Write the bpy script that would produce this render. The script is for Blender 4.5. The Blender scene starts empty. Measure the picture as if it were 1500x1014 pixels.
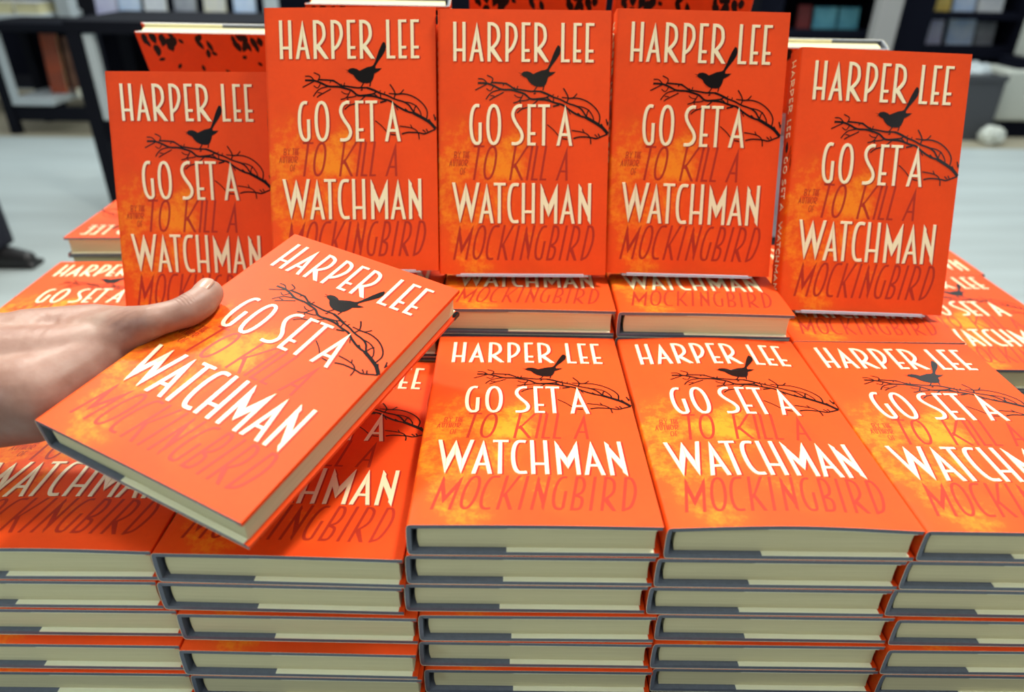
import bpy, bmesh, math, random
from mathutils import Matrix, Vector
from mathutils.geometry import tessellate_polygon
random.seed(7)
C = bpy.context.scene.collection
scene = bpy.context.scene

# ------------------------------------------------------------------ camera, sky, lights, exposure
cam_d = bpy.data.cameras.new('camera')
cam_d.sensor_width = 36.0
cam_d.lens = 1034.5 / 1500.0 * 36.0
cam_d.clip_start = 0.02
cam_d.dof.use_dof = True
cam_d.dof.focus_distance = 0.525
cam_d.dof.aperture_fstop = 4.4
cam = bpy.data.objects.new('camera', cam_d)
C.objects.link(cam)
_right = Vector((0.99984, 0.00728, 0.01643))
_fwd = Vector((0.00172, 0.87143, -0.49052))
_up = Vector((-0.01789, 0.49047, 0.87127))
cam.matrix_world = Matrix(((_right.x, _up.x, -_fwd.x, 0.0677), (_right.y, _up.y, -_fwd.y, -0.3224), (_right.z, _up.z, -_fwd.z, 0.2970), (0, 0, 0, 1)))
scene.camera = cam

world = bpy.data.worlds.new('shop_ambient')
scene.world = world
world.use_nodes = True
# dim shop all round, lighter towards the ceiling
_wt = world.node_tree
_co = _wt.nodes.new('ShaderNodeTexCoord')
_sx = _wt.nodes.new('ShaderNodeSeparateXYZ')
_mr = _wt.nodes.new('ShaderNodeMapRange')
_cr = _wt.nodes.new('ShaderNodeValToRGB')
_wt.links.new(_co.outputs['Generated'], _sx.inputs[0])
_wt.links.new(_sx.outputs['Z'], _mr.inputs['Value'])
_mr.inputs['From Min'].default_value = -1.0
_wt.links.new(_mr.outputs['Result'], _cr.inputs['Fac'])
_e = _cr.color_ramp.elements
_e[0].position, _e[0].color = 0.40, (0.11, 0.12, 0.13, 1)
_e[1].position, _e[1].color = 0.95, (0.78, 0.83, 0.86, 1)
_m = _e.new(0.72)
_m.color = (0.20, 0.215, 0.23, 1)
_wt.links.new(_cr.outputs['Color'], _wt.nodes['Background'].inputs[0])
_wt.nodes['Background'].inputs[1].default_value = 0.90

def area(name, loc, target, size, power, col, size_y=None):
    d = bpy.data.lights.new(name, 'AREA')
    d.energy = power
    d.color = col
    d.size = size
    if size_y:
        d.shape = 'RECTANGLE'
        d.size_y = size_y
    o = bpy.data.objects.new(name, d)
    C.objects.link(o)
    o.location = loc
    o.rotation_euler = (Vector(target) - Vector(loc)).to_track_quat('-Z', 'Y').to_euler()
    return o

area('ceiling_spot_behind', (-1.08, 1.50, 2.05), (0, 0.12, 0), 0.24, 55, (1.0, 0.95, 0.84))
area('ceiling_spot_right', (0.85, 0.75, 2.2), (0.1, 0.12, 0), 0.30, 66, (1.0, 0.95, 0.84))
area('ceiling_spot_left', (-0.55, 0.15, 2.3), (0.0, 0.12, 0), 0.40, 20, (1.0, 0.95, 0.86))
area('ceiling_spot_front', (0.02, -1.78, 1.58), (0, 0.25, 0.08), 0.36, 4.2, (1.0, 0.90, 0.66))
area('cool_fill_left', (-1.45, -1.05, 0.95), (-0.42, 0.0, -0.12), 0.3, 0.75, (0.62, 0.86, 1.0)).data.spread = math.radians(50)  # added fill with no seen source, cools the left stacks' page edges
area('cool_fill_right', (1.5, -1.05, 0.95), (0.50, 0.0, -0.12), 0.3, 0.35, (0.90, 0.97, 1.0)).data.spread = math.radians(50)  # matching added fill for the page edges of the right stacks
area('ceiling_panel_shop', (0.5, 5.0, 2.35), (0.5, 5.0, -0.9), 7.0, 245, (0.90, 0.98, 0.97), 4.0)

scene.view_settings.view_transform = 'Standard'
scene.view_settings.look = 'None'
scene.view_settings.gamma = 1.0
scene.view_settings.use_curve_mapping = False
scene.view_settings.exposure = 0.0

# ------------------------------------------------------------------ materials
def mat(name, col, rough=0.5, spec=0.5, metal=0.0):
    m = bpy.data.materials.new(name)
    m.use_nodes = True
    b = m.node_tree.nodes['Principled BSDF']
    b.inputs['Base Color'].default_value = (*col, 1)
    b.inputs['Roughness'].default_value = rough
    b.inputs['Metallic'].default_value = metal
    if 'Specular IOR Level' in b.inputs:
        b.inputs['Specular IOR Level'].default_value = spec
    return m

class NT:
    """small node-building helper"""
    def __init__(s, m):
        s.t = m.node_tree
        s.b = s.t.nodes['Principled BSDF']
    def n(s, kind, **kw):
        x = s.t.nodes.new(kind)
        for k, v in kw.items():
            setattr(x, k, v)
        return x
    def l(s, a, b):
        s.t.links.new(a, b)
    def coord(s, scale=(1, 1, 1)):
        c = s.n('ShaderNodeTexCoord')
        mp = s.n('ShaderNodeMapping')
        mp.inputs['Scale'].default_value = scale
        s.l(c.outputs['Object'], mp.inputs['Vector'])
        return mp.outputs['Vector']
    def noise(s, vec, scale, detail=4, rough=0.6):
        x = s.n('ShaderNodeTexNoise')
        x.inputs['Scale'].default_value = scale
        x.inputs['Detail'].default_value = detail
        x.inputs['Roughness'].default_value = rough
        s.l(vec, x.inputs['Vector'])
        return x.outputs['Fac']
    def ramp(s, fac, stops):
        r = s.n('ShaderNodeValToRGB')
        e = r.color_ramp.elements
        e[0].position, e[0].color = stops[0][0], (*stops[0][1], 1)
        e[1].position, e[1].color = stops[-1][0], (*stops[-1][1], 1)
        for p, c in stops[1:-1]:
            q = e.new(p)
            q.color = (*c, 1)
        s.l(fac, r.inputs['Fac'])
        return r.outputs['Color']
    def mix(s, fac, a, b):
        x = s.n('ShaderNodeMix', data_type='RGBA')
        for sock, v in ((x.inputs[0], fac), (x.inputs[6], a), (x.inputs[7], b)):
            if isinstance(v, (int, float)):
                sock.default_value = v
            elif isinstance(v, tuple):
                sock.default_value = (*v, 1)
            else:
                s.l(v, sock)
        return x.outputs[2]
    def math(s, op, a, b=0.0, clamp=False):
        x = s.n('ShaderNodeMath', operation=op)
        x.use_clamp = clamp
        for sock, v in ((x.inputs[0], a), (x.inputs[1], b)):
            if isinstance(v, (int, float)):
                sock.default_value = v
            else:
                s.l(v, sock)
        return x.outputs[0]
    def bump(s, h, strength, dist):
        x = s.n('ShaderNodeBump')
        x.inputs['Strength'].default_value = strength
        x.inputs['Distance'].default_value = dist
        s.l(h, x.inputs['Height'])
        s.l(x.outputs['Normal'], s.b.inputs['Normal'])

ORANGE = (0.80, 0.068, 0.004)
def jacket_paper():
    """printed paper: orange-red with washes of yellow ochre, as on the cover art"""
    m = mat('jacket_printed_paper', ORANGE, 0.55, 0.22)
    k = NT(m)
    tc = k.n('ShaderNodeTexCoord')
    vec = tc.outputs['Object']
    warp = k.n('ShaderNodeTexNoise')
    warp.inputs['Scale'].default_value = 26
    k.l(vec, warp.inputs['Vector'])
    wv = k.n('ShaderNodeVectorMath', operation='MULTIPLY_ADD')
    k.l(warp.outputs['Color'], wv.inputs[0])
    wv.inputs[1].default_value = (0.055, 0.06, 0.0)
    wv.inputs[2].default_value = (-0.0275, -0.03, 0.0)
    add = k.n('ShaderNodeVectorMath', operation='ADD')
    k.l(vec, add.inputs[0])
    k.l(wv.outputs[0], add.inputs[1])
    total = None
    # patches of the yellow wash on the artwork: centre (m), radius, weight
    for cx, cy, r, w in ((0.022, 0.108, 0.042, 0.7), (0.062, 0.112, 0.030, 0.9), (0.012, 0.055, 0.036, 0.75), (0.050, 0.060, 0.034, 0.6),
                         (0.030, 0.012, 0.040, 0.75), (0.082, 0.036, 0.030, 0.45), (0.060, 0.090, 0.040, 0.4), (0.0, 0.09, 0.03, 0.45)):
        d = k.n('ShaderNodeVectorMath', operation='DISTANCE')
        k.l(add.outputs[0], d.inputs[0])
        d.inputs[1].default_value = (cx, cy, 0.0)
        mr = k.n('ShaderNodeMapRange', interpolation_type='SMOOTHSTEP')
        k.l(d.outputs['Value'], mr.inputs['Value'])
        mr.inputs['From Min'].default_value = r
        mr.inputs['From Max'].default_value = r * 0.15
        mr.inputs['To Min'].default_value = 0.0
        mr.inputs['To Max'].default_value = w
        total = mr.outputs['Result'] if total is None else k.math('ADD', total, mr.outputs['Result'])
    fine = k.noise(vec, 105, 9, 0.74)
    edge = k.math('MULTIPLY', k.math('SUBTRACT', fine, 0.5), 3.4)
    mask = k.math('ADD', k.math('SUBTRACT', k.math('MULTIPLY', total, 1.05), 0.50), edge)
    mask = k.math('MULTIPLY', k.math('MULTIPLY', mask, 1.3, True), k.math('MULTIPLY', total, 1.6, True))
    mask = k.math('MULTIPLY', mask, 0.68, True)
    dark = k.ramp(k.noise(vec, 20, 5, 0.55), [(0.44, (0, 0, 0)), (0.74, (1, 1, 1))])
    base = k.mix(k.math('MULTIPLY', dark, 0.34), ORANGE, (0.46, 0.036, 0.004))
    grain = k.ramp(k.noise(vec, 260, 6, 0.75), [(0.40, (0, 0, 0)), (0.62, (1, 1, 1))])
    base = k.mix(k.math('MULTIPLY', grain, 0.16), base, (0.62, 0.042, 0.003))
    base = k.mix(k.math('MULTIPLY', total, 0.22, True), base, (0.86, 0.20, 0.006))
    col = k.mix(mask, base, (0.90, 0.31, 0.008))
    k.l(col, k.b.inputs['Base Color'])
    return m

def page_edges():
    m = mat('page_edges', (0.60, 0.56, 0.44), 0.85, 0.2)
    k = NT(m)
    v = k.coord((0.6, 0.6, 90.0))
    f = k.noise(v, 22, 4, 0.7)
    blot = k.noise(k.coord((1, 1, 1)), 9, 3)
    c = k.ramp(f, [(0.25, (0.58, 0.535, 0.31)), (0.55, (0.70, 0.65, 0.39)), (0.8, (0.76, 0.71, 0.45))])
    c = k.mix(k.math('MULTIPLY', blot, 0.25), c, (0.58, 0.53, 0.30))
    k.l(c, k.b.inputs['Base Color'])
    k.bump(f, 0.35, 0.0004)
    return m

def cloth(name, col, rough=0.7):
    m = mat(name, col, rough, 0.35)
    k = NT(m)
    f = k.noise(k.coord(), 300, 3)
    c = k.mix(f, tuple(x * 0.75 for x in col), tuple(x * 1.25 for x in col))
    k.l(c, k.b.inputs['Base Color'])
    k.bump(f, 0.2, 0.0003)
    return m

M_JACKET = jacket_paper()
M_TITLE = mat('raised_cream_lettering', (0.84, 0.785, 0.50), 0.30, 0.5)
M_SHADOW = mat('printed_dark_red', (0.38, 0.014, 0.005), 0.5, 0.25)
M_FADED = mat('printed_faded_red', (0.40, 0.024, 0.006), 0.5, 0.25)
M_BLACK = mat('printed_glossy_black', (0.006, 0.005, 0.005), 0.28, 0.13)
M_FLAP = mat('jacket_flap_paper', (0.88, 0.87, 0.62), 0.6, 0.3)
M_CASE = cloth('slate_case_paper', (0.130, 0.150, 0.185), 0.45)
M_PAGE = page_edges()
M_HEAD = mat('headband', (0.72, 0.66, 0.50), 0.7)

def acrylic():
    m = mat('clear_acrylic', (0.86, 0.92, 1.0), 0.06, 0.5)
    b = m.node_tree.nodes['Principled BSDF']
    b.inputs['Transmission Weight'].default_value = 0.7
    b.inputs['IOR'].default_value = 1.49
    return m
M_ACRYL = acrylic()

# ------------------------------------------------------------------ object helpers
def obj(name, bm, mats, parent=None, smooth=False, sharp=None):
    me = bpy.data.meshes.new(name)
    bm.normal_update()
    bm.to_mesh(me)
    bm.free()
    for m in (mats if isinstance(mats, (list, tuple)) else [mats]):
        me.materials.append(m)
    if smooth:
        for p in me.polygons:
            p.use_smooth = True
        if sharp:
            me.set_sharp_from_angle(angle=math.radians(sharp))
    o = bpy.data.objects.new(name, me)
    C.objects.link(o)
    if parent:
        o.parent = parent
    return o

def tag(o, label=None, cat=None, group=None, kind=None):
    for k, v in (('label', label), ('category', cat), ('group', group), ('kind', kind)):
        if v:
            o[k] = v
    return o

def empty(name, loc=(0, 0, 0), rz=0.0):
    o = bpy.data.objects.new(name, None)
    o.empty_display_size = 0.05
    C.objects.link(o)
    o.location = loc
    o.rotation_euler = (0, 0, rz)
    return o

def copy_tree(o, parent=None):
    c = o.copy()
    C.objects.link(c)
    if parent:
        c.parent = parent
    for ch in list(o.children):
        copy_tree(ch, c)
    return c

def box(bm, x0, x1, y0, y1, z0, z1, bev=0.0, mi=0):
    vs = [bm.verts.new(p) for p in ((x0, y0, z0), (x1, y0, z0), (x1, y1, z0), (x0, y1, z0), (x0, y0, z1), (x1, y0, z1), (x1, y1, z1), (x0, y1, z1))]
    fs = [bm.faces.new([vs[i] for i in q]) for q in ((3, 2, 1, 0), (4, 5, 6, 7), (0, 1, 5, 4), (1, 2, 6, 5), (2, 3, 7, 6), (3, 0, 4, 7))]
    for f in fs:
        f.material_index = mi
    if bev > 0:
        es = list({e for f in fs for e in f.edges})
        r = bmesh.ops.bevel(bm, geom=es, offset=bev, segments=2, affect='EDGES', profile=0.5)
        for f in r['faces']:
            f.material_index = mi

def tube(bm, pts, r, n=10, mi=0, cap=True):
    """round bar along a polyline; r a number or one per point"""
    pts = [Vector(p) for p in pts]
    rs = r if isinstance(r, (list, tuple)) else [r] * len(pts)
    rings = []
    for i, p in enumerate(pts):
        d = (pts[min(i + 1, len(pts) - 1)] - pts[max(i - 1, 0)]).normalized()
        a = d.orthogonal().normalized() if i == 0 else (rings_a - d * rings_a.dot(d)).normalized()
        rings_a = a
        b = d.cross(a)
        rings.append([bm.verts.new(p + (a * math.cos(2 * math.pi * k / n) + b * math.sin(2 * math.pi * k / n)) * rs[i]) for k in range(n)])
    for i in range(len(rings) - 1):
        for k in range(n):
            f = bm.faces.new((rings[i][k], rings[i][(k + 1) % n], rings[i + 1][(k + 1) % n], rings[i + 1][k]))
            f.material_index = mi
    if cap:
        bm.faces.new(rings[0][::-1]).material_index = mi
        bm.faces.new(rings[-1]).material_index = mi

# ------------------------------------------------------------------ lettering (millimetres on the cover)
def vq(xa, ya, xb, yb, d):
    return [(xa, ya), (xb, yb), (xb, yb + d), (xa, ya + d)]

def rect(x0, x1, y0, y1):
    return [(x0, y0), (x1, y0), (x1, y1), (x0, y1)]

def spline(ctrl, n=6, closed=False):
    out = []
    m = len(ctrl)
    rng = range(m if closed else m - 1)
    for i in rng:
        p0 = ctrl[(i - 1) % m] if closed or i > 0 else ctrl[0]
        p1 = ctrl[i]
        p2 = ctrl[(i + 1) % m]
        p3 = ctrl[(i + 2) % m] if closed or i + 2 < m else ctrl[-1]
        for k in range(n):
            t = k / n
            out.append(tuple(0.5 * (2 * p1[j] + (p2[j] - p0[j]) * t + (2 * p0[j] - 5 * p1[j] + 4 * p2[j] - p3[j]) * t * t + (3 * p1[j] - p0[j] - 3 * p2[j] + p3[j]) * t ** 3) for j in (0, 1)))
    if not closed:
        out.append(tuple(ctrl[-1]))
    return out

def ell(cx, cy, rx, ry, a0, a1, n):
    # slightly squared ellipse, the condensed round of this lettering
    o = []
    for i in range(n + 1):
        a = math.radians(a0 + (a1 - a0) * i / n)
        c, s = math.cos(a), math.sin(a)
        o.append((cx + rx * math.copysign(abs(c) ** 0.86, c), cy + ry * math.copysign(abs(s) ** 0.92, s)))
    return o

def glyph(ch, x0, x1, y0, y1, s, ax=None):
    """filled pieces of one condensed capital: ('p', convex polygon) or ('s', polyline, width, closed)"""
    h, w = y1 - y0, x1 - x0
    cb = y0 + 0.29 * h
    bt = s * 0.86
    P = []
    poly = lambda p: P.append(('p', p))
    strip = lambda p, closed=False, ww=None: P.append(('s', p, ww or s, closed))
    if ch == 'H':
        poly(rect(x0, x0 + s, y0, y1)); poly(rect(x1 - s, x1, y0, y1)); poly(rect(x0 + s * 0.6, x1 - s * 0.6, cb - bt / 2, cb + bt / 2))
    elif ch == 'A':
        a = ax if ax is not None else (x0 + x1) / 2
        d1 = s * h / max(a - x0, 0.1); d2 = s * h / max(x1 - a, 0.1)
        poly([(x0, y0), (x0 + s, y0), (a, y1 - d1), (a, y1)]); poly([(x1 - s, y0), (x1, y0), (a, y1), (a, y1 - d2)])
        k = 0.27
        poly(rect(x0 + (a - x0) * k + s * 0.5, x1 - (x1 - a) * k - s * 0.5, y0 + k * h - bt / 2, y0 + k * h + bt / 2))
    elif ch in 'RP':
        xr = x1 - (s * 0.8 if ch == 'R' and w > 6 else 0)
        poly(rect(x0, x0 + s, y0, y1))
        yj = 0.31 if ch == 'R' else 0.26
        strip(spline([(x0 + s * 0.3, y1 - s / 2), (x0 + (xr - x0) * 0.45, y1 - s * 0.62), (xr - s * 0.9, y0 + 0.86 * h), (xr - s / 2, y0 + 0.68 * h), (xr - s * 0.75, y0 + 0.53 * h), (x0 + s + (xr - x0 - s) * 0.38, y0 + (yj + 0.09) * h), (x0 + s * 0.6, y0 + (yj - 0.02) * h)], 5))
        if ch == 'R':
            poly([(x0 + s * 0.9, y0 + 0.27 * h), (x1 - s * 1.25, y0), (x1, y0), (x0 + s * 1.1 + w * 0.10, y0 + 0.40 * h)])
    elif ch == 'E':
        poly(rect(x0, x0 + s, y0, y1)); poly(rect(x0 + s * .9, x1, y1 - bt, y1)); poly(rect(x0 + s * .9, x1, y0, y0 + bt)); poly(rect(x0 + s * .9, x1 - 0.05 * w, cb - bt / 2, cb + bt / 2))
    elif ch == 'F':
        poly(rect(x0, x0 + s, y0, y1)); poly(rect(x0 + s * .9, x1, y1 - bt, y1)); poly(rect(x0 + s * .9, x1 - 0.05 * w, cb - bt / 2 + .1 * h, cb + bt / 2 + .1 * h))
    elif ch == 'L':
        poly(rect(x0, x0 + s, y0, y1)); poly(rect(x0 + s * .9, x1, y0, y0 + bt))
    elif ch == 'T':
        c = (x0 + x1) / 2 if ax is None else ax
        poly(rect(c - s / 2, c + s / 2, y0, y1 - bt * .5)); poly(rect(x0, x1, y1 - bt, y1))
    elif ch == 'I':
        poly(rect(x0, x0 + s, y0, y1))
    elif ch == 'O':
        strip(ell((x0 + x1) / 2, (y0 + y1) / 2, w / 2 - s / 2, h / 2 - s / 2, 0, 345, 23), True)
    elif ch in 'GC':
        rx, ry = w * 0.62 - s / 2, h / 2 - s / 2
        cx, cy = x0 + w * 0.62, (y0 + y1) / 2
        arc = ell(cx, cy, rx, ry, 90, 270, 20)
        if ch == 'G':
            strip([(x0 + w * 0.80, y1 - s * 0.62)] + arc + [(x1 - s * 1.0, y0 + s * 0.55), (x1 - s * 0.52, y0 + s * 1.2), (x1 - s / 2, y0 + 0.2 * h), (x1 - s / 2, y0 + 0.55 * h)])
        else:
            strip([(x1, y1 - s * 0.66), (x0 + w * 0.85, y1 - s * 0.5)] + arc + [(x0 + w * 0.85, y0 + s * 0.5), (x1, y0 + s * 0.66)])
    elif ch == 'S':
        f = lambda a, b: (x0 + a * w, y0 + b * h)
        strip(spline([f(.82, .955), f(.58, .957), f(.30, .90), f(.145, .78), f(.20, .65), f(.45, .50), f(.72, .37), f(.855, .23), f(.72, .10), f(.42, .045), f(.06, .045)], 5))
    elif ch == 'W':
        b1, b2, m = x0 + .285 * w, x0 + .70 * w, x0 + .50 * w
        d1 = s * h / (b1 - x0); d2 = s * h / (m - b1) * .8
        poly([(x0, y1), (b1, y0), (b1, y0 + d1), (x0 + s, y1)]); poly([(b1, y0), (m, y1 - d2), (m, y1), (b1, y0 + d2)])
        poly([(m, y1 - d2), (b2, y0), (b2, y0 + d2), (m, y1)]); poly([(b2, y0), (x1, y1), (x1 - s, y1), (b2, y0 + d1)])
    elif ch == 'M':
        c = x0 + .48 * w; ym = y0 + .16 * h
        d = s * .95 * (y1 - ym) / (c - x0)
        poly([(x0, y0), (x0 + s, y0), (x0 + s, y1 - d * .55), (x0, y1)]); poly([(x1 - s, y0), (x1, y0), (x1, y1), (x1 - s, y1 - d * .55)])
        poly([(x0, y1), (x0, y1 - d), (c, ym), (c, ym + d)]); poly([(c, ym), (x1, y1 - d), (x1, y1), (c, ym + d)])
    elif ch == 'N':
        yb = y0 - .02 * h
        d = s * 1.1 * (y1 - yb) / w
        poly([(x0, y0), (x0 + s, y0), (x0 + s, y1 - d * .4), (x0, y1)]); poly([(x1 - s, yb + d * .4), (x1, yb), (x1, y1), (x1 - s, y1)])
        poly([(x0, y1), (x0, y1 - d), (x1, yb), (x1, yb + d)])
    elif ch == 'K':
        poly(rect(x0, x0 + s, y0, y1))
        poly([(x0 + s * .8, y0 + .36 * h), (x0 + s * 1.2 + .06 * w, y0 + .36 * h), (x1, y1), (x1 - s * 1.1, y1)])
        poly([(x0 + s * .9, y0 + .44 * h), (x1 - s * 1.2, y0), (x1, y0), (x0 + s * 1.6, y0 + .52 * h)])
    elif ch in 'BD':
        poly(rect(x0, x0 + s, y0, y1))
        if ch == 'D':
            strip(spline([(x0 + s * .4, y1 - s / 2), (x0 + w * .55, y1 - s * .8), (x1 - s / 2, y0 + .70 * h), (x1 - s / 2, y0 + .40 * h), (x0 + w * .62, y0 + .12 * h), (x0 + s * .4, y0 + s / 2)], 5))
        else:
            strip(spline([(x0 + s * .4, y1 - s / 2), (x0 + w * .6, y1 - s * .9), (x1 - s * .6, y0 + .74 * h), (x0 + w * .72, y0 + .52 * h), (x0 + s * .8, y0 + .42 * h)], 5))
            strip(spline([(x0 + s * .8, y0 + .42 * h), (x0 + w * .75, y0 + .36 * h), (x1 - s / 2, y0 + .20 * h), (x0 + w * .7, y0 + .05 * h), (x0 + s * .4, y0 + s / 2)], 5))
    elif ch == 'U':
        strip([(x0 + s / 2, y1), (x0 + s / 2, y0 + .3 * h)] + ell((x0 + x1) / 2, y0 + .28 * h, w / 2 - s / 2, .28 * h - s / 2, 180, 360, 10) + [(x1 - s / 2, y1)])
    elif ch == 'Y':
        c = (x0 + x1) / 2
        poly(rect(c - s / 2, c + s / 2, y0, y0 + .45 * h)); d = s * .55 * h / (w / 2)
        poly([(x0, y1), (c, y0 + .38 * h), (c, y0 + .38 * h + d), (x0 + s, y1)]); poly([(c, y0 + .38 * h), (x1, y1), (x1 - s, y1), (c, y0 + .38 * h + d)])
    return P

# letter boxes measured on the cover: letter, x0, x1, apex
ROW_NAME = [('H', 14.0, 25.0, None), ('A', 28.0, 41.0, 34.9), ('R', 44.2, 57.8, None), ('P', 60.0, 70.9, None), ('E', 74.3, 82.0, None), ('R', 85.5, 99.0, None), ('L', 109.3, 117.2, None), ('E', 120.0, 127.4, None), ('E', 130.9, 138.5, None)]
ROW_GOSET = [('G', 28.1, 39.3, None), ('O', 43.2, 56.7, None), ('S', 65.4, 77.3, None), ('E', 80.1, 87.8, None), ('T', 89.4, 100.2, None), ('A', 106.3, 120.8, 113.9)]
ROW_WATCH = [('W', 12.4, 37.5, None), ('A', 36.6, 50.4, 43.8), ('T', 50.2, 61.1, 55.3), ('C', 62.5, 72.8, None), ('H', 75.6, 87.6, None), ('M', 92.6, 108.1, None), ('A', 110.2, 124.2, 117.4), ('N', 127.0, 138.6, None)]
ROW_TOKILL = [('T', 27.4, 37.0, 32.3), ('O', 39.0, 50.2, None), ('K', 64.0, 77.0, None), ('I', 79.0, 80, None), ('L', 83.5, 89.6, None), ('L', 91.4, 97.4, None), ('A', 106.0, 117.0, 111.6)]
ROW_MOCK = [('M', 13.1, 26.0, None), ('O', 28.9, 39.3, None), ('C', 41.0, 49.6, None), ('K', 53.1, 63.2, None), ('I', 66.3, 68, None), ('N', 73.8, 82.2, None), ('G', 85.5, 94.6, None), ('B', 98.1, 105.8, None), ('I', 109.7, 111, None), ('R', 116.6, 126.4, None), ('D', 129.6, 138.0, None)]
ROW_BY = [('B', 14.3, 16.9), ('Y', 17.4, 20.3), ('T', 22.0, 24.0), ('H', 24.4, 26.2), ('E', 26.6, 28.1)]
ROW_AUTHOR = [('A', 9.8, 12.6), ('U', 13.2, 15.2), ('T', 15.7, 17.7), ('H', 18.2, 20.1), ('O', 20.6, 23.3), ('R', 23.9, 26.6)]
ROW_OF = [('O', 19.4, 22.2), ('F', 22.8, 24.5)]
BIRD = [[71.5,177.7],[74.6,176.9],[76.2,178.3],[79.3,178.8],[82.4,178.0],[84.9,176.4],[87.5,177.6],[91.7,179.4],[95.8,180.2],[97.4,181.2],[99.3,185.0],[102.4,193.2],[105.1,198.9],[106.7,201.1],[108.2,200.1],[109.0,197.0],[108.2,193.2],[105.3,188.8],[101.6,184.0],[99.2,180.2],[99.4,178.2],[102.5,178.4],[104.9,178.4],[102.4,176.3],[98.2,173.9],[97.4,170.5],[96.0,167.5],[94.4,165.9],[91.3,165.5],[87.2,165.9],[83.6,167.6],[81.1,170.0],[79.1,173.0],[76.0,174.4],[74.8,175.4],[72.9,174.5],[73.6,175.1],[75.1,176.1]]
BRANCH = [[0.9,[[47.8,169.0],[59.7,168.2],[64.3,166.2],[68.4,163.7],[73.6,163.0],[82.9,161.7],[91.2,161.7],[96.3,159.7],[102.4,157.2],[109.6,154.8],[115.8,151.8],[124.0,149.3],[128.6,146.4],[131.1,142.9],[133.6,139.4]]],
    [1.1,[[35.8,168.4],[43.6,168.2],[49.8,166.2],[56.9,163.1],[65.2,162.8],[71.4,161.3],[77.6,159.3],[82.7,155.3],[89.9,154.8],[97.2,154.3],[105.4,151.8],[111.6,150.3],[117.7,145.9],[125.9,141.4],[133.1,139.4]]],
    [1.8,[[132.1,139.9],[141.3,135.0],[147.5,131.0],[154.5,125.7]]],
    [1.2,[[91.2,161.7],[96.3,160.0],[102.4,157.2]]],
    [0.6,[[36.0,172.0],[40.6,171.7],[44.1,168.4]]],
    [0.6,[[43.9,175.1],[48.5,172.9],[48.9,170.7],[47.3,168.2]]],
    [0.6,[[33.5,162.4],[38.3,164.8],[44.6,168.0]]],
    [0.5,[[43.4,163.8],[47.0,161.8],[49.8,165.8]]],
    [0.6,[[43.0,154.5],[45.8,158.4],[49.6,161.3],[55.9,162.8]]],
    [0.6,[[46.1,153.7],[49.4,155.9],[58.9,160.8]]],
    [0.5,[[46.8,157.9],[50.5,157.4]]],
    [0.5,[[68.2,158.8],[70.8,156.8],[74.9,156.3]]],
    [0.6,[[76.0,158.8],[72.7,153.4],[67.4,151.6]]],
    [0.6,[[71.7,153.2],[78.5,153.9],[81.6,154.8]]],
    [0.6,[[73.2,152.4],[74.2,151.4]]],
    [0.6,[[70.8,143.0],[75.1,146.5],[82.5,148.9],[89.4,154.3]]],
    [0.8,[[82.7,154.8],[96.2,156.3],[99.3,158.2]]],
    [0.6,[[97.2,156.3],[99.8,154.8],[101.3,152.8]]],
    [0.6,[[103.0,157.2],[103.4,153.3]]],
    [0.7,[[111.9,164.6],[114.9,160.1],[116.4,156.2],[115.2,152.3]]],
    [0.6,[[110.7,156.7],[116.9,156.2],[121.0,156.7],[124.2,160.1]]],
    [0.7,[[115.8,155.7],[124.1,156.2],[131.3,154.4],[137.5,150.8],[142.5,145.8],[145.0,140.4],[144.2,134.0]]],
    [0.6,[[124.0,149.3],[130.2,148.3],[135.3,145.4],[138.8,140.4],[139.5,137.4]]],
    [0.6,[[133.1,140.4],[133.7,143.9],[135.5,146.3]]],
    [0.9,[[102.7,148.9],[108.5,150.3]]],
    [0.5,[[116.7,145.4],[118.7,142.2]]],
    [0.9,[[124.9,143.4],[128.0,140.6]]],
    [0.5,[[98.1,133.1],[103.7,128.6],[108.0,123.8]]],
    [0.6,[[111.9,121.1],[116.3,120.6]]],
    [0.8,[[121.6,121.4],[127.6,122.8],[136.9,122.4],[142.1,121.5],[147.4,123.5],[154.2,125.5]]],
    [0.6,[[119.9,128.3],[131.3,126.5],[136.4,122.6],[137.4,116.6]]],
    [0.5,[[129.6,129.5],[131.3,126.5]]],
    [0.6,[[143.2,122.8],[140.6,125.0]]],
    [0.6,[[145.1,123.3],[143.8,125.7]]],
    [1.2,[[146.0,134.0],[148.0,131.0]]],
    [0.7,[[152.2,133.0],[150.7,138.4]]],
    [0.6,[[152.2,134.0],[154.6,135.9]]],
    [0.5,[[59.2,168.2],[58.1,166.2]]],
    [0.5,[[60.3,168.7],[62.3,168.0]]],
    [0.5,[[70.5,163.2],[71.3,166.2]]],
    [0.5,[[68.9,163.7],[68.2,165.2]]],
    [0.5,[[102.5,157.7],[103.3,159.4]]],
    [0.5,[[106.5,155.8],[107.3,158.2]]],
    [0.6,[[88.4,166.1],[87.6,164.6],[86.0,162.4]]],
    [0.6,[[94.6,166.3],[93.8,162.7]]],
    [0.5,[[86.0,162.4],[82.9,161.4]]],
    [0.5,[[86.0,162.4],[87.0,159.8],[85.4,159.8]]],
    [0.6,[[91.2,162.2],[96.3,160.2]]]]
# ------------------------------------------------------------------ the hardback
BW, BH, BT = 0.153, 0.2318, 0.0243       # width, height, thickness
MM = 0.001

def front_map(bow):
    def f(x, y, z):       # mm on the front cover -> book space (m)
        u = min(max(x * MM / BW, 0), 1)
        zz = z * MM + bow * math.sin(math.pi * u) ** 1.2
        if x < 4.0:       # rounded shoulder
            zz -= (4.0 - x) ** 2 * 0.055 * MM
        return Vector((x * MM, y * MM * 1.0052, zz))
    return f

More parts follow.
